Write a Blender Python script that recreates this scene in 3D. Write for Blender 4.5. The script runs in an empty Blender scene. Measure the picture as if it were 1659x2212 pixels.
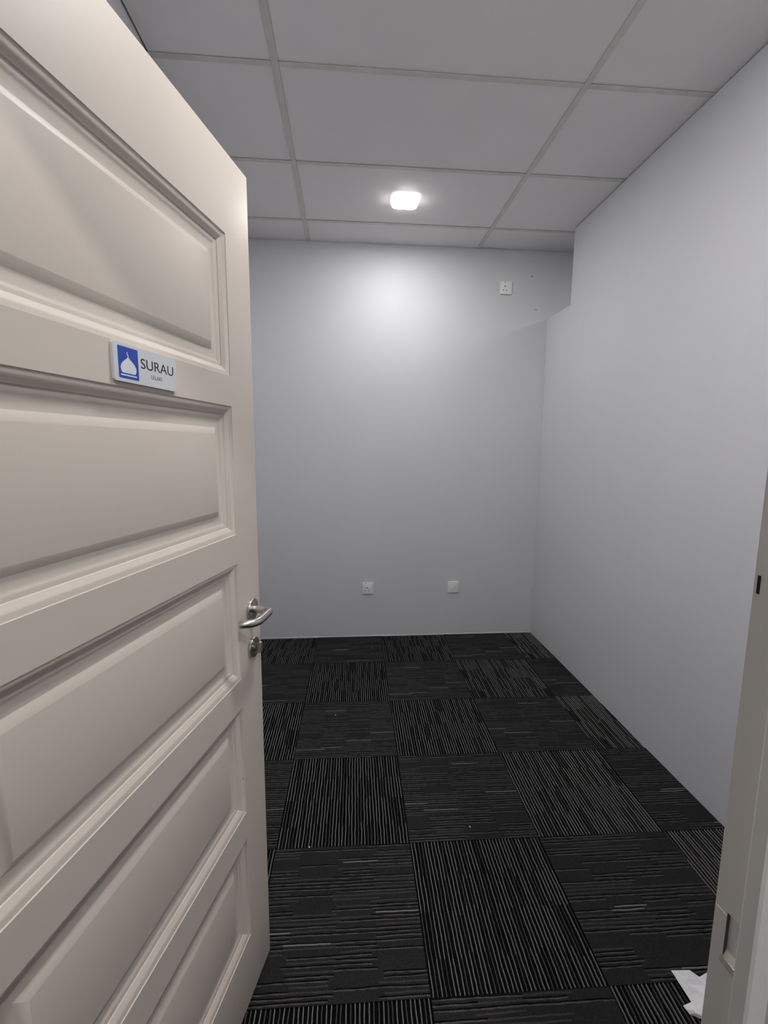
import bpy, bmesh, math, random
from mathutils import Vector, Matrix

C = bpy.context.scene.collection
# ------------------------------------------------------------------ camera
cam = bpy.data.cameras.new('camera')
cam_o = bpy.data.objects.new('camera', cam)
C.objects.link(cam_o)
cam.sensor_fit = 'HORIZONTAL'
cam.sensor_width = 36.0
cam.lens = 999.42 / 1659.0 * 36.0
cam.clip_start = 0.02
YAW, PITCH, ROLL = -0.06298, -0.13735, 0.00722
fw = Vector((-math.sin(YAW) * math.cos(PITCH), math.cos(YAW) * math.cos(PITCH), math.sin(PITCH)))
rt = Vector((math.cos(YAW), math.sin(YAW), 0))
up = rt.cross(fw)
r2 = rt * math.cos(ROLL) + up * math.sin(ROLL)
u2 = up * math.cos(ROLL) - rt * math.sin(ROLL)
m = Matrix((r2, u2, -fw)).transposed().to_4x4()
m.translation = Vector((0.2955, -3.5552, 1.4804))
cam_o.matrix_world = m
bpy.context.scene.camera = cam_o
# ------------------------------------------------------------------ world, exposure, lamp strengths
w = bpy.data.worlds.new('world')
bpy.context.scene.world = w
w.use_nodes = True
w.node_tree.nodes['Background'].inputs[0].default_value = (0.02, 0.02, 0.022, 1)
w.node_tree.nodes['Background'].inputs[1].default_value = 0.3
vs = bpy.context.scene.view_settings
vs.view_transform = 'Standard'
vs.look = 'None'
vs.gamma = 1.0
vs.exposure = 0.0
vs.use_curve_mapping = False
LAMP_ROOM, LAMP_DOORWAY, LAMP_NEXT, LAMP_CORRIDOR_FILL = 140.0, 222.0, 200.0, 335.0

ZC = 2.913                       # ceiling height
ROOM_A = 0.0172                  # the room stands about one degree askew of the carpet grid
ROOM_O = (0.0, -0.053, 0.0)
DOOR_O = (-0.150, -3.206, 0.0)   # hinge edge of the leaf's outer face
DOOR_A = math.atan2(-0.2221, 0.975)
DW, DT, DZ0, DZ1 = 0.87, 0.040, 0.010, 2.105
FR_O = (-0.189, -3.197, 0.0)     # hinge pivot = origin of the front wall
FR_A = math.atan2(0.062, 0.88)


# ------------------------------------------------------------------ materials
def mat(name, col, rough=0.5, metal=0.0, noise=0.0, nscale=8.0, bump=0.0, bscale=200.0, coat=0.0, col2=None, spec=0.5):
    m = bpy.data.materials.new(name)
    m.use_nodes = True
    nt = m.node_tree
    b = nt.nodes['Principled BSDF']
    b.inputs['Base Color'].default_value = (*col, 1)
    b.inputs['Roughness'].default_value = rough
    b.inputs['Metallic'].default_value = metal
    b.inputs['Specular IOR Level'].default_value = spec
    b.inputs['Coat Weight'].default_value = coat
    b.inputs['Coat Roughness'].default_value = 0.15
    tc = nt.nodes.new('ShaderNodeTexCoord')
    if noise > 0:
        n = nt.nodes.new('ShaderNodeTexNoise')
        n.inputs['Scale'].default_value = nscale
        n.inputs['Detail'].default_value = 5
        nt.links.new(tc.outputs['Object'], n.inputs['Vector'])
        r = nt.nodes.new('ShaderNodeValToRGB')
        c2 = col2 or tuple(c * (1 - noise) for c in col)
        r.color_ramp.elements[0].position = 0.3
        r.color_ramp.elements[0].color = (*c2, 1)
        r.color_ramp.elements[1].position = 0.7
        r.color_ramp.elements[1].color = (*col, 1)
        nt.links.new(n.outputs['Fac'], r.inputs['Fac'])
        nt.links.new(r.outputs['Color'], b.inputs['Base Color'])
    if bump > 0:
        n2 = nt.nodes.new('ShaderNodeTexNoise')
        n2.inputs['Scale'].default_value = bscale
        n2.inputs['Detail'].default_value = 4
        nt.links.new(tc.outputs['Object'], n2.inputs['Vector'])
        bp = nt.nodes.new('ShaderNodeBump')
        bp.inputs['Strength'].default_value = bump
        bp.inputs['Distance'].default_value = 0.002
        nt.links.new(n2.outputs['Fac'], bp.inputs['Height'])
        nt.links.new(bp.outputs['Normal'], b.inputs['Normal'])
    return m


def emit(name, col, s):
    m = bpy.data.materials.new(name)
    m.use_nodes = True
    nt = m.node_tree
    nt.nodes.clear()
    o = nt.nodes.new('ShaderNodeOutputMaterial')
    e = nt.nodes.new('ShaderNodeEmission')
    e.inputs[0].default_value = (*col, 1)
    e.inputs[1].default_value = s
    nt.links.new(e.outputs[0], o.inputs[0])
    return m


M_wall = mat('wall_paint', (0.715, 0.717, 0.742), 0.55, noise=0.04, nscale=1.6, bump=0.10, bscale=90)
M_slab = mat('concrete', (0.10, 0.10, 0.10), 0.9, noise=0.2)
M_panel = mat('ceiling_board', (0.82, 0.805, 0.80), 0.85, noise=0.03, nscale=3, bump=0.08, bscale=260)
M_bar = mat('ceiling_bar', (0.70, 0.675, 0.64), 0.6, noise=0.14, nscale=14)
M_door = mat('door_paint', (0.610, 0.546, 0.487), 0.47, noise=0.03, nscale=3, bump=0.02, bscale=60, spec=0.30)
M_frame = mat('frame_paint', (0.70, 0.69, 0.665), 0.40, noise=0.06, nscale=5, bump=0.03, bscale=120)
M_steel = mat('brushed_steel', (0.58, 0.55, 0.51), 0.27, metal=1.0, noise=0.08, nscale=60)
M_turn = mat('thumbturn_steel', (0.36, 0.36, 0.30), 0.35, metal=1.0)
M_plastic = mat('white_plastic', (0.92, 0.92, 0.91), 0.32)
M_plastic2 = mat('cream_plastic', (0.92, 0.91, 0.86), 0.45)
M_black = mat('black_hole_and_shadow', (0.006, 0.006, 0.006), 0.8)
M_brown = mat('brown_edge', (0.10, 0.075, 0.055), 0.7)  # dark brown on two inner faces of the strike pocket
M_dark = mat('dark_gap_and_shadow', (0.03, 0.028, 0.026), 0.8)
M_acryl = mat('acrylic_white', (0.60, 0.615, 0.64), 0.12, coat=0.5)
M_blue = mat('blue_print', (0.018, 0.065, 0.40), 0.25)
M_ink = mat('black_print', (0.012, 0.012, 0.018), 0.4)
M_grey = mat('grey_print', (0.10, 0.10, 0.105), 0.4)
M_white = mat('white_print', (0.68, 0.69, 0.71), 0.3)
M_bar_white = mat('pale_blue_print', (0.62, 0.72, 0.90), 0.3)
M_paper = mat('tissue', (0.86, 0.86, 0.88), 0.75, noise=0.05, nscale=30, bump=0.25, bscale=60)
M_lint = mat('lint', (0.75, 0.74, 0.72), 0.8)
M_cbase = mat('carpet_gap_and_shadow', (0.0045, 0.0045, 0.005), 0.95, noise=0.5, nscale=300, spec=0.05)
M_cpile = mat('carpet_pile', (0.027, 0.026, 0.027), 0.95, noise=0.5, nscale=220, bump=0.8, bscale=380, spec=0.12)
M_rib = mat('carpet_light_yarn', (0.205, 0.198, 0.198), 0.9, noise=0.35, nscale=160, bump=0.4, bscale=500, spec=0.15)
M_rib2 = mat('carpet_mid_yarn', (0.088, 0.083, 0.080), 0.9, noise=0.4, nscale=160, bump=0.4, bscale=500, spec=0.12)
M_rib3 = mat('carpet_dark_yarn', (0.032, 0.030, 0.031), 0.95, noise=0.4, nscale=200, spec=0.12)
M_ridge = mat('carpet_ridge_yarn', (0.060, 0.058, 0.060), 0.92, noise=0.5, nscale=180, bump=0.5, bscale=420, spec=0.12)


# ------------------------------------------------------------------ mesh helpers
def obj(name, bm, mats, parent=None, smooth=False, loc=None, rotz=0.0, bevel=0.0, auto=None):
    if bevel > 0:
        bmesh.ops.bevel(bm, geom=[e for e in bm.edges if len(e.link_faces) == 2 and e.calc_face_angle(0) > 0.5],
                        offset=bevel, segments=2, profile=0.6, affect='EDGES')
    bmesh.ops.recalc_face_normals(bm, faces=bm.faces)
    me = bpy.data.meshes.new(name)
    bm.to_mesh(me)
    bm.free()
    for mm in (mats if isinstance(mats, (list, tuple)) else [mats]):
        me.materials.append(mm)
    if smooth:
        for p in me.polygons:
            p.use_smooth = True
        if auto:
            me.set_sharp_from_angle(angle=auto)
    o = bpy.data.objects.new(name, me)
    C.objects.link(o)
    if parent:
        o.parent = parent
    if loc is not None:
        o.location = loc
    o.rotation_euler = (0, 0, rotz)
    return o


def empty(name, loc=(0, 0, 0), rotz=0.0):
    o = bpy.data.objects.new(name, None)
    o.empty_display_size = 0.05
    C.objects.link(o)
    o.location = loc
    o.rotation_euler = (0, 0, rotz)
    return o


def tag(o, label, cat, group=None):
    o['label'] = label
    o['category'] = cat
    if group:
        o['group'] = group
    return o


def struct(o, label=None):
    o['kind'] = 'structure'
    if label:
        o['label'] = label
    return o


def box(bm, x0, x1, y0, y1, z0, z1, mi=0):
    vs = [bm.verts.new(p) for p in ((x0, y0, z0), (x1, y0, z0), (x1, y1, z0), (x0, y1, z0),
                                    (x0, y0, z1), (x1, y0, z1), (x1, y1, z1), (x0, y1, z1))]
    for f in ((0, 3, 2, 1), (4, 5, 6, 7), (0, 1, 5, 4), (1, 2, 6, 5), (2, 3, 7, 6), (3, 0, 4, 7)):
        fc = bm.faces.new([vs[i] for i in f])
        fc.material_index = mi
    return vs


def prism(bm, pts, axis, a0, a1, mi=0):
    """pts: closed outline of 2-D points; axis 'x','y','z' is the extrusion direction."""
    def P(p, a):
        return {'x': (a, p[0], p[1]), 'y': (p[0], a, p[1]), 'z': (p[0], p[1], a)}[axis]
    A = [bm.verts.new(P(p, a0)) for p in pts]
    B = [bm.verts.new(P(p, a1)) for p in pts]
    n = len(pts)
    fs = [bm.faces.new(A[::-1]), bm.faces.new(B)]
    for i in range(n):
        fs.append(bm.faces.new((A[i], A[(i + 1) % n], B[(i + 1) % n], B[i])))
    for f in fs:
        f.material_index = mi


def lathe(bm, prof, axis, c, n=32, mi=0):
    """prof: (radius, offset along axis) pairs from one end to the other, closed by end caps."""
    rings = []
    for r, a in prof:
        ring = []
        for k in range(n):
            t = 2 * math.pi * k / n
            q = (r * math.cos(t), r * math.sin(t))
            p = {'x': (a, q[0], q[1]), 'y': (q[0], a, q[1]), 'z': (q[0], q[1], a)}[axis]
            ring.append(bm.verts.new((c[0] + p[0], c[1] + p[1], c[2] + p[2])))
        rings.append(ring)
    for a, b in zip(rings, rings[1:]):
        for k in range(n):
            bm.faces.new((a[k], a[(k + 1) % n], b[(k + 1) % n], b[k])).material_index = mi
    bm.faces.new(rings[0][::-1]).material_index = mi
    bm.faces.new(rings[-1]).material_index = mi


def tube(bm, pts, radius, n=20):
    pts = [Vector(p) for p in pts]
    rings = []
    ref = Vector((0, 0, 1))
    for i, p in enumerate(pts):
        t = (pts[min(i + 1, len(pts) - 1)] - pts[max(i - 1, 0)]).normalized()
        a = ref - t * ref.dot(t)
        a.normalize()
        b = t.cross(a)
        rad = radius[i] if isinstance(radius, (list, tuple)) else radius
        rings.append([bm.verts.new(p + a * rad * math.cos(2 * math.pi * k / n) + b * rad * math.sin(2 * math.pi * k / n)) for k in range(n)])
    for a, b in zip(rings, rings[1:]):
        for k in range(n):
            bm.faces.new((a[k], a[(k + 1) % n], b[(k + 1) % n], b[k]))
    bm.faces.new(rings[0][::-1])
    bm.faces.new(rings[-1])


def rounded_rect(cx, cy, w, h, r, n=5):
    out = []
    for sx, sy, a0 in ((1, -1, -90), (1, 1, 0), (-1, 1, 90), (-1, -1, 180)):
        for k in range(n + 1):
            a = math.radians(a0 + 90 * k / n)
            out.append((cx + sx * (w / 2 - r) + r * math.cos(a), cy + sy * (h / 2 - r) + r * math.sin(a)))
    return out


# ------------------------------------------------------------------ walls
XL, XR, XN = -0.494, 1.727, 4.30     # left wall, partition face, far wall of the next room
WT = 0.10
# back wall, shared with the next room
bm = bmesh.new()
box(bm, XL - 0.2, XN + 0.2, 0.0, 0.15, -0.06, 3.16)
wall_back = struct(obj('wall_back', bm, M_wall, loc=ROOM_O, rotz=ROOM_A))
# uneven bead of paint and filler where the back wall meets the carpet
rng = random.Random(4)
bm = bmesh.new()
N = 90
prev = None
for i in range(N + 1):
    x = XL + (XR - XL) * i / N
    h = 0.004 + rng.random() * 0.003
    t = 0.002 + rng.random() * 0.0025
    cur = [bm.verts.new(p) for p in ((x, 0.001, -0.004), (x, -t, -0.004), (x, -t, h * 0.6), (x, 0.001, h))]
    if prev:
        for k in range(3):
            bm.faces.new((prev[k], cur[k], cur[k + 1], prev[k + 1]))
    prev = cur
obj('paint_edge', bm, M_wall, wall_back)
for x, z, r in ((1.594, 2.737, 0.0045), (1.640, 2.503, 0.0035), (1.629, 2.506, 0.003)):
    bm = bmesh.new()
    lathe(bm, [(r, -0.0006), (r * 0.9, -0.0009)], 'y', (x, 0, z), 10)
    obj('screw_hole', bm, M_dark, wall_back)
# left wall
bm = bmesh.new()
box(bm, XL - 0.12, XL, -3.6, -0.001, -0.06, 3.16)
struct(obj('wall_left', bm, M_wall, loc=ROOM_O, rotz=ROOM_A))
# partition on the right, its upper rear corner cut away
bm = bmesh.new()
prism(bm, [(-3.05, -0.06), (-0.001, -0.06), (-0.001, 2.440), (-0.367, 2.434), (-0.367, ZC - 0.0035), (-3.05, ZC - 0.0035)], 'x', XR, XR + WT)
struct(obj('wall_right', bm, M_wall, loc=ROOM_O, rotz=ROOM_A))
# next room: outer wall and front wall
bm = bmesh.new()
box(bm, XN, XN + 0.12, -3.3, -0.001, -0.06, 3.16)
struct(obj('wall_next_room', bm, M_wall, loc=ROOM_O, rotz=ROOM_A))
# front wall with the doorway (origin at the hinge pivot)
OW, OH = 0.883, 2.112
bm = bmesh.new()
box(bm, -2.2, -0.004, -0.106, -0.003, -0.06, 3.16)
box(bm, OW + 0.004, 4.9, -0.106, -0.003, -0.06, 3.16)
box(bm, -0.004, OW + 0.004, -0.106, -0.003, OH + 0.004, 3.16)
struct(obj('wall_front', bm, M_wall, loc=FR_O, rotz=FR_A))
# corridor walls behind the camera
bm = bmesh.new()
box(bm, -2.6, 5.2, -2.15, -2.03, -0.06, 3.16)
struct(obj('wall_corridor', bm, M_wall, loc=FR_O, rotz=FR_A))
for s, x in (('left', -2.3), ('right', 4.9)):
    bm = bmesh.new()
    box(bm, x - 0.1, x, -2.05, -0.08, -0.06, 3.16)
    struct(obj('wall_corridor_' + s, bm, M_wall, loc=FR_O, rotz=FR_A))

# ------------------------------------------------------------------ ceiling: bars and boards
bm = bmesh.new()
box(bm, -3.0, 5.4, -5.9, 0.3, 3.16, 3.26)
ceiling = struct(obj('ceiling', bm, M_slab, loc=ROOM_O, rotz=ROOM_A))
xs = [-1.25, -0.03, 1.19, 2.41, 3.63, 4.85]
ys = [0.0, -0.302, -0.910, -1.520, -2.130, -2.740, -3.350, -3.960, -4.570, -5.180, -5.79]


def bar(x0, x1, y0, y1, along):
    bm = bmesh.new()
    box(bm, x0, x1, y0, y1, ZC - 0.0012, ZC + 0.0006)
    if along == 'y':
        c = (x0 + x1) / 2
        box(bm, c - 0.001, c + 0.001, y0, y1, ZC + 0.0006, ZC + 0.034)
    else:
        c = (y0 + y1) / 2
        box(bm, x0, x1, c - 0.001, c + 0.001, ZC + 0.0006, ZC + 0.034)
    obj('ceiling_bar', bm, M_bar, ceiling)


BW = 0.0125
for x in xs[1:5]:
    bar(x - BW, x + BW, -5.4, -0.003, 'y')
for y in ys[1:10]:
    for a, b in zip(xs, xs[1:]):
        x0, x1 = a + BW + 0.0004, b - BW - 0.0004
        if a < XL and y > -3.1:
            x0 = XL + 0.002
        if b > XN:
            x1 = XN - 0.002
        bar(x0, x1, y - BW, y + BW, 'x')
rng = random.Random(8)
for j in range(len(ys) - 2):
    yb, ya = ys[j], ys[j + 1]
    for i in range(len(xs) - 1):
        x0, x1 = xs[i] + 0.003, xs[i + 1] - 0.003
        if i == 0 and ya > -3.2:
            x0 = XL + 0.007
        if i == 4:
            x1 = XN - 0.004
        y1, y0 = yb - 0.003, ya + 0.003
        z = ZC + 0.0022
        bm = bmesh.new()
        if j == 0:
            y1 = -0.0035
        if j == 0 and i == 2:      # the board with the open wedge along the back wall
            pts = [(x0, y0), (x1, y0), (x1, -0.004), (1.56, -0.004), (x0 + 0.02, -0.017), (x0, -0.017)]
        else:
            pts = [(x0, y0), (x1, y0), (x1, y1), (x0, y1)]
        prism(bm, pts, 'z', z + rng.uniform(0, 0.0008), z + 0.014)
        obj('ceiling_board', bm, M_panel, ceiling, bevel=0.0012)

# ------------------------------------------------------------------ floor and carpet tiles
bm = bmesh.new()
box(bm, -3.0, 5.4, -5.9, 0.3, -0.16, -0.0075)
floor = struct(obj('floor', bm, M_cbase))
T = 0.5
PITCH_R = 0.0125


def carpet_mesh(seed, across, patch):
    """one carpet tile centred on its origin; ribs run along local y"""
    rng = random.Random(seed)
    bm = bmesh.new()
    h = T / 2 - 0.0007
    zb = -0.0012 if across else -0.0052
    v = [bm.verts.new(p) for p in ((-h, -h, zb), (h, -h, zb), (h, h, zb), (-h, h, zb))]
    lo = [bm.verts.new((p.co.x, p.co.y, -0.0074)) for p in v]
    bm.faces.new(v).material_index = 1 if across else 0
    for k in range(4):
        bm.faces.new((v[k], lo[k], lo[(k + 1) % 4], v[(k + 1) % 4])).material_index = 0
    n = 40
    NB = 32
    cols = [0, 8, 16, 24, NB] if seed % 2 else [0, 6, 15, 23, NB]
    lev = [[rng.random() for _ in range(4)] for _ in range(12)]
    for i in range(n):
        x = -h + (i + 0.5) * (2 * h / n)
        js = [0.0]
        for k in range(NB):
            js.append(js[-1] * 0.72 + rng.uniform(-0.0009, 0.0009))
        jz = [rng.uniform(-0.0005, 0) for k in range(NB + 1)]
        # runs of yarn along this rib: (first, last, state)
        runs = []
        c = [0] + [q + rng.choice((-1, 0, 0, 0, 1)) for q in cols[1:4]] + [NB]
        for b in range(4):
            q, r = lev[i * 12 // n][b], rng.random()
            if across:
                st = 'off' if (q < patch and r < 0.80) or r < 0.16 else ('ridge' if r < 0.42 else ('mid' if r < 0.97 else 'light'))
            else:
                st = 'off' if q < patch and r < 0.5 else ('mid' if r < 0.28 else 'light')
            if runs and runs[-1][2] == st:
                runs[-1] = (runs[-1][0], c[b + 1], st)
            else:
                runs.append((c[b], c[b + 1], st))
        for k0, k1, st in runs:
            if st == 'off' and across:
                continue
            mi = {'off': 5, 'mid': 3, 'light': 2, 'ridge': 5}[st]
            hw, tw = (0.0024, 0.0015) if across else (0.0019, 0.0012)
            top = {'off': -0.0008, 'mid': -0.0005, 'light': 0.0, 'ridge': 0.0}[st]
            prev = None
            for k in range(k0, k1 + 1):
                y = -h + 2 * h * k / NB
                xx = x + js[k]
                t = top + jz[k]
                pr = [(xx - hw, y, zb), (xx - tw, y, t - 0.0004), (xx, y, t), (xx + tw, y, t - 0.0004), (xx + hw, y, zb)]
                cur = [bm.verts.new(p) for p in pr]
                if prev:
                    for a in range(4):
                        bm.faces.new((prev[a], prev[a + 1], cur[a + 1], cur[a])).material_index = mi
                prev = cur
            if across and st != 'ridge':     # black strip painting the shadow line in front of a raised rib
                pa = None
                for k in range(k0, k1 + 1):
                    y = -h + 2 * h * k / NB
                    wd = 0.0022 + 0.0016 * rng.random()
                    ca = [bm.verts.new(p) for p in ((x + js[k] - hw - wd, y, zb + 0.0001), (x + js[k] - hw + 0.0006, y, zb + 0.0001))]
                    if pa:
                        bm.faces.new((pa[0], pa[1], ca[1], ca[0])).material_index = 0
                    pa = ca
    me = bpy.data.meshes.new('carpet_tile')
    bm.to_mesh(me)
    bm.free()
    for mm in (M_cbase, M_cpile, M_rib, M_rib2, M_rib3, M_ridge):
        me.materials.append(mm)
    return me


ALONG = [carpet_mesh(11 + s, False, p) for s, p in enumerate((0.0, 0.05, 0.03))]
PATCHY = carpet_mesh(30, False, 0.22)
ACROSS = [carpet_mesh(21 + s, True, p) for s, p in enumerate((0.16, 0.30, 0.22))]


def wall_lines():
    ca, sa = math.cos(ROOM_A), math.sin(ROOM_A)
    ox, oy = ROOM_O[0], ROOM_O[1]
    def W(x, y):
        return Vector((ox + x * ca - y * sa, oy + x * sa + y * ca, 0))
    return [(W(0, -0.0055), Vector((-sa, ca, 0))), (W(XR - 0.003, 0), Vector((ca, sa, 0))), (W(XL + 0.003, 0), Vector((-ca, -sa, 0)))]


LINES = wall_lines()
k = 0
for row in range(0, 7):
    for col in range(-1, 4):
        cx, cy = (col + 0.5) * T, -(row + 0.5) * T
        along = (col + row + 1) % 2 == 0
        if along:
            me = PATCHY if (col, row) in ((3, 0), (3, 2), (2, 1)) else ALONG[k % 3]
        else:
            me = ACROSS[(k * 2 + row) % 3]
        k += 1
        rot = (0 if k % 2 else math.pi) if along else -math.pi / 2
        mw = Matrix.Translation((cx, cy, 0)) @ Matrix.Rotation(rot, 4, 'Z')
        cuts = []
        for P, nrm in LINES:
            if any((Vector((cx + a, cy + b, 0)) - P).dot(nrm) > 0 for a in (-.25, .25) for b in (-.25, .25)):
                cuts.append((P, nrm))
        if row == 6:
            cuts.append((Vector((0, -3.245, 0)), Vector((0, -1, 0))))
        if cuts:
            bm = bmesh.new()
            bm.from_mesh(me)
            inv = mw.inverted()
            for P, nrm in cuts:
                bmesh.ops.bisect_plane(bm, geom=list(bm.verts) + list(bm.edges) + list(bm.faces), plane_co=inv @ P,
                                       plane_no=inv.to_3x3() @ nrm, clear_outer=True)
            if not bm.faces:
                bm.free()
                continue
            me2 = bpy.data.meshes.new('carpet_tile')
            bm.to_mesh(me2)
            bm.free()
            for mm in me.materials:
                me2.materials.append(mm)
            me = me2
        o = bpy.data.objects.new('carpet_tile', me)
        C.objects.link(o)
        o.parent = floor
        o.matrix_local = mw

# ------------------------------------------------------------------ door frame (steel, double rebate)
bm = bmesh.new()
X1 = OW
prof = [(X1 + 0.045, 0.0035), (X1 + 0.001, 0.0035), (X1, 0.0025), (X1, -0.0415), (X1 - 0.0168, -0.0422), (X1 - 0.0188, -0.0432), (X1 - 0.020, -0.0452),
        (X1 - 0.020, -0.0590), (X1 - 0.0180, -0.0615), (X1, -0.0630), (X1, -0.1100), (X1 + 0.002, -0.1120), (X1 + 0.045, -0.1120)]
# the striking jamb is built as strips so that the strike hole is a real opening
HY0, HY1, HZ0, HZ1 = -0.0370, -0.0125, 0.9385, 0.9910
zs = [-0.05, HZ0, HZ1, OH]
for (a, b) in zip(prof, prof[1:]):
    on_rebate = abs(a[0] - X1) < 1e-6 and abs(b[0] - X1) < 1e-6 and a[1] > 0
    ycut = [a[1], HY1, HY0, b[1]] if on_rebate else None
    for z0, z1 in zip(zs, zs[1:]):
        if on_rebate:
            for y0, y1 in zip(ycut, ycut[1:]):
                if z0 == HZ0 and y0 == HY1:
                    continue
                bm.faces.new([bm.verts.new(p) for p in ((X1, y0, z0), (X1, y1, z0), (X1, y1, z1), (X1, y0, z1))])
        else:
            bm.faces.new([bm.verts.new(p) for p in ((a[0], a[1], z0), (b[0], b[1], z0), (b[0], b[1], z1), (a[0], a[1], z1))])
bmesh.ops.remove_doubles(bm, verts=bm.verts, dist=1e-5)
frame = empty('trim_1', FR_O, FR_A)
struct(frame, 'grey painted steel door frame')
jr = obj('jamb', bm, M_frame, frame)
# plastic-lined pocket behind the strike hole, open towards the doorway
bm = bmesh.new()
d = 0.0045
A = [(X1, HY1, HZ0), (X1, HY0, HZ0), (X1, HY0, HZ1), (X1, HY1, HZ1)]
va = [bm.verts.new(p) for p in A]
vb = [bm.verts.new((p[0] + (0.001 if p[2] < HZ1 else 0.024), p[1], p[2])) for p in A]
for i in range(4):
    bm.faces.new((va[i], va[(i + 1) % 4], vb[(i + 1) % 4], vb[i])).material_index = (1 if i in (2, 3) else 0)
bm.faces.new(vb)
obj('strike_pocket', bm, [M_plastic2, M_brown], jr)
bm = bmesh.new()          # thin strike plate around the hole, painted over
for y0, y1, z0, z1 in ((0.0015, HY1, HZ0 - 0.002, HZ1 - 0.004),):
    box(bm, X1 - 0.0006, X1 + 0.0002, y1, y0, z0, z1)
obj('strike_plate', bm, M_frame, jr, bevel=0.0002)
bm = bmesh.new()          # bent lip under the hole
prism(bm, [(X1 - 0.0015, HZ0 - 0.0085), (X1 + 0.004, HZ0 - 0.004), (X1 + 0.004, HZ0 + 0.001), (X1 - 0.0005, HZ0 - 0.001)], 'y', HY0, HY1 + 0.002)
obj('strike_lip', bm, M_steel, jr)
bm = bmesh.new()
box(bm, X1 - 0.0006, X1 + 0.004, -0.0042, -0.0012, 1.3405, 1.3590)
obj('slot', bm, M_black, jr)
bm = bmesh.new()          # hinge-side jamb
pl = [(OW - x, y) for x, y in prof]
prism(bm, pl, 'z', -0.05, OH)
obj('jamb', bm, M_frame, frame)
bm = bmesh.new()          # head
ph = [(y, OH + (x - X1)) for x, y in prof]
prism(bm, ph, 'x', -0.045, OW + 0.045)
obj('head', bm, M_frame, frame)

# ------------------------------------------------------------------ door leaf  (x out of the outer face, y from hinge to free edge, z up)
door = empty('door_1', DOOR_O, DOOR_A)
struct(door, 'beige five-panel door standing open')
PZ = [(1.637, 1.935), (1.277, 1.571), (0.918, 1.207), (0.557, 0.843), (0.197, 0.482)]
PU0, PU1 = 0.115, DW - 0.115
bm = bmesh.new()
uc = [0.0, PU0, PU1, DW]
zc = [DZ0]
for a, b in reversed(PZ):
    zc += [a, b]
zc.append(DZ1)
for xx in (0.0, -DT):
    for i in range(3):
        for j in range(len(zc) - 1):
            if i == 1 and j % 2 == 1:
                continue
            bm.faces.new([bm.verts.new((xx, u, z)) for u, z in ((uc[i], zc[j]), (uc[i + 1], zc[j]), (uc[i + 1], zc[j + 1]), (uc[i], zc[j + 1]))])
def wallstrip(u0, z0, u1, z1):
    bm.faces.new([bm.verts.new(p) for p in ((0, u0, z0), (0, u1, z1), (-DT, u1, z1), (-DT, u0, z0))])
for j in range(len(zc) - 1):
    wallstrip(0, zc[j], 0, zc[j + 1]); wallstrip(DW, zc[j], DW, zc[j + 1])
for i in range(3):
    wallstrip(uc[i], DZ0, uc[i + 1], DZ0); wallstrip(uc[i], DZ1, uc[i + 1], DZ1)
for a, b in PZ:
    wallstrip(PU0, a, PU0, b); wallstrip(PU1, a, PU1, b); wallstrip(PU0, a, PU1, a); wallstrip(PU0, b, PU1, b)
bmesh.ops.remove_doubles(bm, verts=bm.verts, dist=1e-5)
bmesh.ops.recalc_face_normals(bm, faces=bm.faces)
outer = [e for e in bm.edges if len(e.link_faces) == 2 and e.calc_face_angle(0) > 1.0
         and all(min(abs(v.co.y), abs(v.co.y - DW), abs(v.co.z - DZ0), abs(v.co.z - DZ1)) < 1e-5 for v in e.verts)]
bmesh.ops.bevel(bm, geom=outer, offset=0.0022, segments=3, profile=0.5, affect='EDGES')
leaf = obj('leaf', bm, M_door, door, smooth=True, auto=math.radians(35))

# moulded section of a panel: inset from the opening's edge, depth below the face
PROF = [(0.0000, 0.0000), (0.0008, -0.0018), (0.0040, -0.0026), (0.0075, -0.0038), (0.0110, -0.0058), (0.0150, -0.0085),
        (0.0185, -0.0102), (0.0195, -0.0122), (0.0240, -0.0128), (0.0285, -0.0148), (0.0320, -0.0162), (0.0335, -0.0166),
        (0.0480, -0.0166), (0.0490, -0.0162), (0.0620, -0.0085), (0.0632, -0.0082)]
for a, b in PZ:
    bm = bmesh.new()
    for side in (1, -1):
        prev = None
        for q, dep in PROF:
            xx = dep if side == 1 else -DT - dep
            cur = [bm.verts.new(p) for p in ((xx, PU0 + q, a + q), (xx, PU1 - q, a + q), (xx, PU1 - q, b - q), (xx, PU0 + q, b - q))]
            if prev:
                for k in range(4):
                    bm.faces.new((prev[k], prev[(k + 1) % 4], cur[(k + 1) % 4], cur[k]))
            prev = cur
        bm.faces.new(prev)
    bmesh.ops.remove_doubles(bm, verts=bm.verts, dist=1e-6)
    obj('panel', bm, M_door, door, smooth=True, auto=math.radians(28))

# lever handle, lock rose and thumbturn
HU, HZ, LZ = 0.8185, 1.0745, 0.9735
bm = bmesh.new()
lathe(bm, [(0.0270, 0.0), (0.0270, 0.0068), (0.0262, 0.0080), (0.0130, 0.0084), (0.0118, 0.0086)], 'x', (0, HU, HZ), 40)
hr = obj('handle_rose', bm, M_steel, door, smooth=True, auto=math.radians(40))
bm = bmesh.new()
path = [(0.006, HU, HZ), (0.020, HU, HZ), (0.036, HU, HZ)]
for k in range(1, 9):           # first bend
    t = math.radians(90 * k / 8)
    path.append((0.036 + 0.018 * math.sin(t), HU - 0.018 * (1 - math.cos(t)), HZ))
path += [(0.0545, HU - 0.040, HZ - 0.0005), (0.0545, HU - 0.066, HZ - 0.001)]
for k in range(1, 9):           # return towards the leaf
    t = math.radians(58 * k / 8)
    path.append((0.0545 - 0.036 * (1 - math.cos(t)), HU - 0.066 - 0.036 * math.sin(t), HZ - 0.001))
lx, ly, lz = path[-1]
path.append((lx - 0.019 * math.sin(math.radians(58)), ly - 0.019 * math.cos(math.radians(58)), lz))
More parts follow.
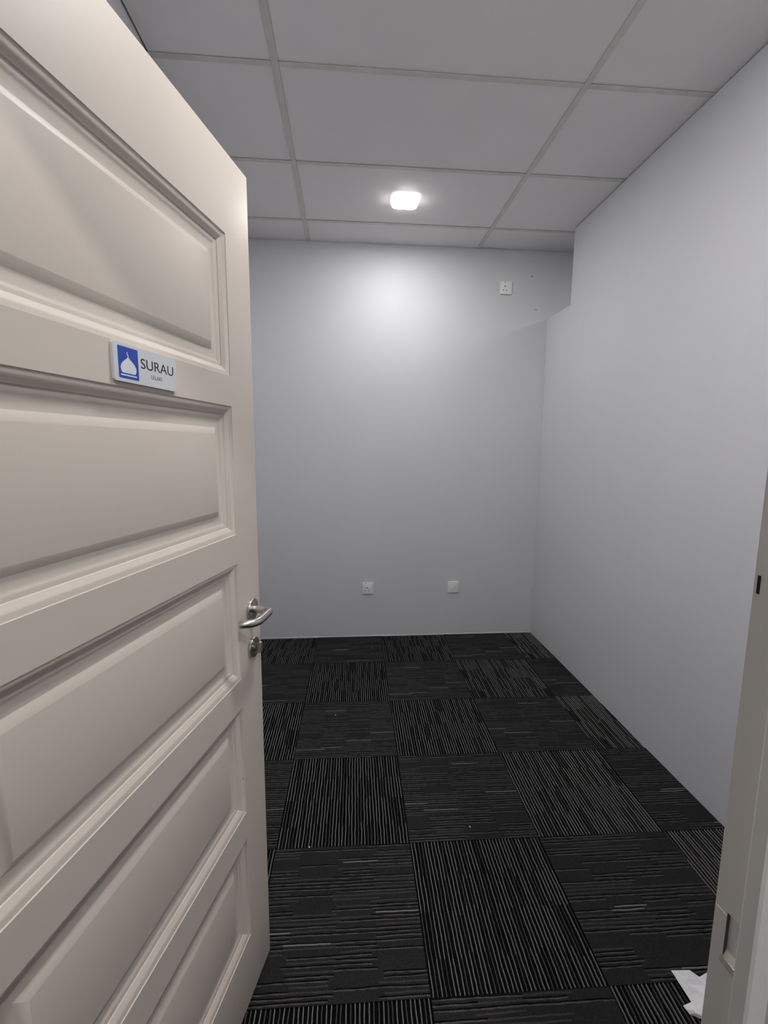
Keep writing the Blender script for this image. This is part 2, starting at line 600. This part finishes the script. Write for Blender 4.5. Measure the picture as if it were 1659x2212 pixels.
path.append((lx - 0.0205 * math.sin(math.radians(58)), ly - 0.0205 * math.cos(math.radians(58)), lz))
rad = [0.0096] * (len(path) - 1) + [0.0085]
tube(bm, path, rad, 24)
obj('lever', bm, M_steel, hr, smooth=True, auto=math.radians(50))
bm = bmesh.new()
lathe(bm, [(0.0260, 0.0), (0.0260, 0.0066), (0.0252, 0.0078), (0.0120, 0.0080)], 'x', (0, HU, LZ), 40)
lr = obj('lock_rose', bm, M_steel, door, smooth=True, auto=math.radians(40))
bm = bmesh.new()
lathe(bm, [(0.0095, 0.0078), (0.0095, 0.0125), (0.0085, 0.0130)], 'x', (0, HU, LZ), 24)
wing = [(0.0125, LZ - 0.0110), (0.0210, LZ - 0.0150), (0.0250, LZ - 0.0125), (0.0262, LZ - 0.0060), (0.0262, LZ + 0.0075),
        (0.0245, LZ + 0.0130), (0.0205, LZ + 0.0150), (0.0125, LZ + 0.0110)]
prism(bm, wing, 'y', HU - 0.0042, HU + 0.0042)
obj('thumbturn', bm, M_turn, lr, bevel=0.0012)
for du, dz in ((-0.075, -0.031), (-0.21, -0.28)):   # chips in the paint
    bm = bmesh.new()
    bmesh.ops.create_icosphere(bm, subdivisions=1, radius=0.0022, matrix=Matrix.Translation((0.0001, HU + du - 0.0, 1.0 + dz - 0.31)) @ Matrix.Diagonal((0.15, 1.4, 0.7, 1)))
    obj('paint_chip', bm, M_lint if dz < -0.1 else M_dark, door)

# ------------------------------------------------------------------ sign on the door (own object, same axes as the door)
sign = empty('door_sign', DOOR_O, DOOR_A)
tag(sign, 'white acrylic prayer room name plate reading SURAU LELAKI on the open beige door', 'sign')
bm = bmesh.new()
prism(bm, rounded_rect(0.466, 1.606, 0.153, 0.0565, 0.0035), 'x', 0.0003, 0.0052)
obj('plate', bm, M_acryl, sign, bevel=0.0006)
bm = bmesh.new()
prism(bm, rounded_rect(0.4205, 1.6065, 0.0435, 0.0465, 0.0012), 'x', 0.0050, 0.0057)
blue = obj('blue_field', bm, M_blue, sign)
half = [(0.0000, 1.6160), (0.0016, 1.6140), (0.0046, 1.6116), (0.0090, 1.6088), (0.0130, 1.6058), (0.0160, 1.6022), (0.0172, 1.5985), (0.0166, 1.5950), (0.0148, 1.5918), (0.0140, 1.5910)]
bm = bmesh.new()
cu = 0.4195
prism(bm, [(cu + a, z) for a, z in half] + [(cu - a, z) for a, z in reversed(half[1:])], 'x', 0.0056, 0.0060)
# crescent-tipped finial
fin = [(0.0000, 1.6150), (0.0014, 1.6166), (-0.0004, 1.6190), (-0.0012, 1.6212), (-0.0006, 1.6232), (-0.0024, 1.6216), (-0.0025, 1.6196), (-0.0016, 1.6178), (-0.0006, 1.6164)]
prism(bm, [(cu + a, z) for a, z in fin], 'x', 0.0056, 0.0060)
obj('dome_emblem', bm, M_white, blue)
bm = bmesh.new()
prism(bm, rounded_rect(cu, 1.5878, 0.0350, 0.0020, 0.0009), 'x', 0.0056, 0.0060)
obj('base_bar', bm, M_bar_white, blue)


def lettering(name, body, u0, u1, z0, z1, mt, offset=0.0):
    cv = bpy.data.curves.new(name, 'FONT')
    cv.body = body
    cv.extrude = 0.004
    cv.offset = offset
    to = bpy.data.objects.new(name + '_curve', cv)
    C.objects.link(to)
    dg = bpy.context.evaluated_depsgraph_get()
    me = bpy.data.meshes.new_from_object(to.evaluated_get(dg))
    bpy.data.objects.remove(to)
    X = [v.co.x for v in me.vertices]
    Y = [v.co.y for v in me.vertices]
    ax, bx, ay, by = min(X), max(X), min(Y), max(Y)
    for v in me.vertices:
        x, y, z = v.co
        v.co = (0.0050 + (0.0004 if z > 0 else 0.0), u0 + (x - ax) / (bx - ax) * (u1 - u0), z0 + (y - ay) / (by - ay) * (z1 - z0))
    me.materials.clear()
    me.materials.append(mt)
    o = bpy.data.objects.new(name, me)
    C.objects.link(o)
    o.parent = sign
    return o


lettering('lettering', 'SURAU', 0.4490, 0.5340, 1.6036, 1.6194, M_ink, 0.0)
lettering('small_lettering', 'LELAKI', 0.4735, 0.5005, 1.5905, 1.5968, M_grey, 0.0)


# ------------------------------------------------------------------ wall plates on the back wall (room axes, y = 0 is the wall face)
def plate_base(name, x, z, label):
    t = empty(name)
    ca, sa = math.cos(ROOM_A), math.sin(ROOM_A)
    t.location = (ROOM_O[0] + x * ca, ROOM_O[1] + x * sa, z)
    t.rotation_euler = (0, 0, ROOM_A)
    tag(t, label, 'wall plate' if 'blank' in label else 'socket')
    bm = bmesh.new()
    prism(bm, rounded_rect(0, 0, 0.086, 0.088, 0.005), 'y', -0.0100, -0.0004)
    bmesh.ops.bevel(bm, geom=[e for e in bm.edges if all(v.co.y < -0.009 for v in e.verts)], offset=0.0028, segments=3, profile=0.5, affect='EDGES')
    return obj('plate', bm, M_plastic, t, smooth=True, auto=math.radians(45))


def pin(t, x, z, w, h):
    bm = bmesh.new()
    box(bm, x - w / 2, x + w / 2, -0.0103, -0.0085, z - h / 2, z + h / 2)
    obj('pin_hole_and_shadow', bm, M_black, t)


def disc(t, name, x, z, r, y, mt):
    bm = bmesh.new()
    lathe(bm, [(r, -0.0085), (r, y), (r * 0.8, y - 0.0006)], 'y', (x, 0, z), 16)
    obj(name, bm, mt, t)


t = plate_base('wall_socket', 1.401, 2.649, 'white three-pin socket high on the back wall under the ceiling')
pin(t, -0.008, 0.010, 0.0075, 0.0085); pin(t, -0.0215, -0.0165, 0.0065, 0.0060); pin(t, 0.0045, -0.0165, 0.0065, 0.0060)
bm = bmesh.new()      # dark nick at the plate's top edge, and a dark strip painted as its drop shadow
box(bm, -0.014, -0.004, -0.0103, -0.006, 0.0355, 0.0385)
obj('cable_nick', bm, M_dark, t)
bm = bmesh.new()
box(bm, -0.034, 0.036, -0.0012, 0.0, -0.046, -0.0425)
obj('drop_shadow', bm, M_dark, t)
t = plate_base('wall_socket', 0.394, 0.3925, 'white three-pin socket with a small switch, low on the back wall')
pin(t, -0.0065, 0.0050, 0.0070, 0.0080); pin(t, -0.0175, -0.0155, 0.0060, 0.0055); pin(t, 0.0050, -0.0150, 0.0062, 0.0058)
bm = bmesh.new()
prism(bm, [(-0.0090, 0.0100), (-0.0140, 0.0110), (-0.0105, 0.0250), (-0.0090, 0.0250)], 'x', 0.0160, 0.0290)
obj('switch_rocker', bm, M_plastic, t, bevel=0.0008)
bm = bmesh.new()
box(bm, -0.020, -0.012, -0.0103, -0.006, 0.0400, 0.0435)
obj('screw_slot', bm, M_dark, t)
t = plate_base('wall_plate', 1.071, 0.392, 'nearly blank white cover plate low on the back wall near the right corner')
disc(t, 'stud', 0.002, -0.013, 0.0045, -0.0122, M_plastic)
disc(t, 'stud', 0.030, -0.013, 0.0040, -0.0120, M_plastic)
pin(t, 0.002, -0.0045, 0.0050, 0.0026)  # black bar painted as the shadow above the stud


# ------------------------------------------------------------------ lamps
def ceiling_light(x, y, size, strength, label, colour=(1.0, 0.985, 0.97), z=ZC - 0.0012):
    ca, sa = math.cos(ROOM_A), math.sin(ROOM_A)
    t = empty('ceiling_light', (ROOM_O[0] + x * ca - y * sa, ROOM_O[1] + x * sa + y * ca, z), ROOM_A)
    tag(t, label, 'ceiling light')
    bm = bmesh.new()
    prism(bm, rounded_rect(0, 0, size + 0.005, size + 0.005, 0.030, 8), 'z', -0.0130, 0.0)
    obj('housing', bm, emit('halo_rim', colour, strength * 0.03), t)  # housing made to emit faintly, to put a halo around the lamp
    bm = bmesh.new()
    prism(bm, rounded_rect(0, 0, size, size, 0.028, 8), 'z', -0.0150, -0.0129)
    bmesh.ops.bevel(bm, geom=[e for e in bm.edges if all(v.co.z < -0.0145 for v in e.verts)], offset=0.0015, segments=2, profile=0.5, affect='EDGES')
    obj('diffuser', bm, emit('lit_diffuser', colour, strength), t)
    return t


ceiling_light(0.58, -0.606, 0.145, LAMP_ROOM, 'small square glowing ceiling lamp in front of the back wall')
ceiling_light(0.58, -2.435, 0.160, LAMP_DOORWAY, 'square ceiling lamp of the room just inside the doorway, above the picture')
ceiling_light(3.02, -0.606, 0.145, LAMP_NEXT, 'square ceiling lamp in the next room behind the partition')
ceiling_light(0.58, -4.26, 0.160, LAMP_CORRIDOR_FILL, 'added square ceiling lamp, unseen in the corridor behind the viewer')  # unseen lamp added to light the jamb and lower door

# ------------------------------------------------------------------ crumpled tissue by the door frame
P = [(1.179, -2.497, .034), (1.227, -2.505, .042), (1.261, -2.502, .013), (1.275, -2.515, .048), (1.348, -2.499, .040),   # 0-4 upper rim
     (1.197, -2.556, .010), (1.171, -2.560, .006), (1.178, -2.576, .0015), (1.224, -2.600, .0015), (1.300, -2.615, .002),  # 5-9 lower rim
     (1.330, -2.560, .030), (1.236, -2.558, .028), (1.204, -2.525, .026), (1.196, -2.583, .013), (1.262, -2.535, .024),     # 10-14 inside
     (1.262, -2.590, .020), (1.400, -2.540, .004), (1.380, -2.590, .002)]
Fs = [(0, 12, 1), (1, 12, 14), (1, 14, 2), (2, 14, 3), (3, 14, 10), (3, 10, 4), (0, 5, 12), (12, 5, 11), (12, 11, 14), (5, 13, 11), (5, 6, 13), (6, 7, 13),
      (7, 8, 13), (13, 8, 15), (13, 15, 11), (11, 15, 14), (14, 15, 10), (8, 9, 15), (15, 9, 10), (4, 10, 16), (10, 17, 16), (10, 9, 17)]
bm = bmesh.new()
vv = [bm.verts.new((p[0], p[1], p[2] + 0.0012)) for p in P]
for f in Fs:
    bm.faces.new([vv[i] for i in f])
bmesh.ops.subdivide_edges(bm, edges=bm.edges, cuts=2, use_grid_fill=True)
rng = random.Random(3)
for v in bm.verts:
    if len(v.link_faces) and not v.is_boundary:
        v.co.z = max(0.0014, v.co.z + rng.uniform(-0.0022, 0.0022))
        v.co.x += rng.uniform(-0.001, 0.001)
r = bmesh.ops.solidify(bm, geom=list(bm.faces), thickness=0.0006)
zmin = min(v.co.z for v in bm.verts)
for v in bm.verts:
    v.co.z += 0.0003 - zmin
paper = empty('crumpled_tissue', (1.24, -2.55, 0))
tag(paper, 'crumpled white tissue lying on the dark carpet beside the grey door frame', 'tissue')
for v in bm.verts:
    v.co -= Vector((1.24, -2.55, 0))
obj('sheet', bm, M_paper, paper)
for x, y, z, s in ((-0.004, -0.008, 0.0302, 0.0030), (0.003, -0.0125, 0.0298, 0.0040)):
    bm = bmesh.new()
    bmesh.ops.create_icosphere(bm, subdivisions=1, radius=s, matrix=Matrix.Translation((x, y, z)) @ Matrix.Rotation(0.7, 4, 'Z') @ Matrix.Diagonal((1.0, 0.45, 0.35, 1)))
    obj('dark_speck', bm, M_black, paper)

# ------------------------------------------------------------------ lint on the carpet
rng = random.Random(5)
for x, y, lb in ((0.422, -0.265, 'white lint speck on the carpet just in front of the switched socket'),
                 (0.123, -2.001, 'white lint speck on the carpet nearest the lower edge of the open door'),
                 (1.525, -0.469, 'white lint speck by the right rear corner, farther from the back wall'),
                 (1.655, -0.204, 'white lint speck deepest in the right rear corner of the carpet'),
                 (0.746, -1.941, 'white lint speck in the middle of the carpeted floor'),
                 (0.185, -1.139, 'white lint speck left of centre, midway between open door and back wall')):
    bm = bmesh.new()
    s = rng.uniform(0.0024, 0.0036)
    bmesh.ops.create_icosphere(bm, subdivisions=1, radius=s, matrix=Matrix.Rotation(rng.random() * 3, 4, 'Z') @ Matrix.Diagonal((1.2, 0.7, 0.6, 1)))
    o = obj('lint', bm, M_lint, loc=(x, y, s * 0.6))
    tag(o, lb, 'lint', 'lint specks on the carpet')
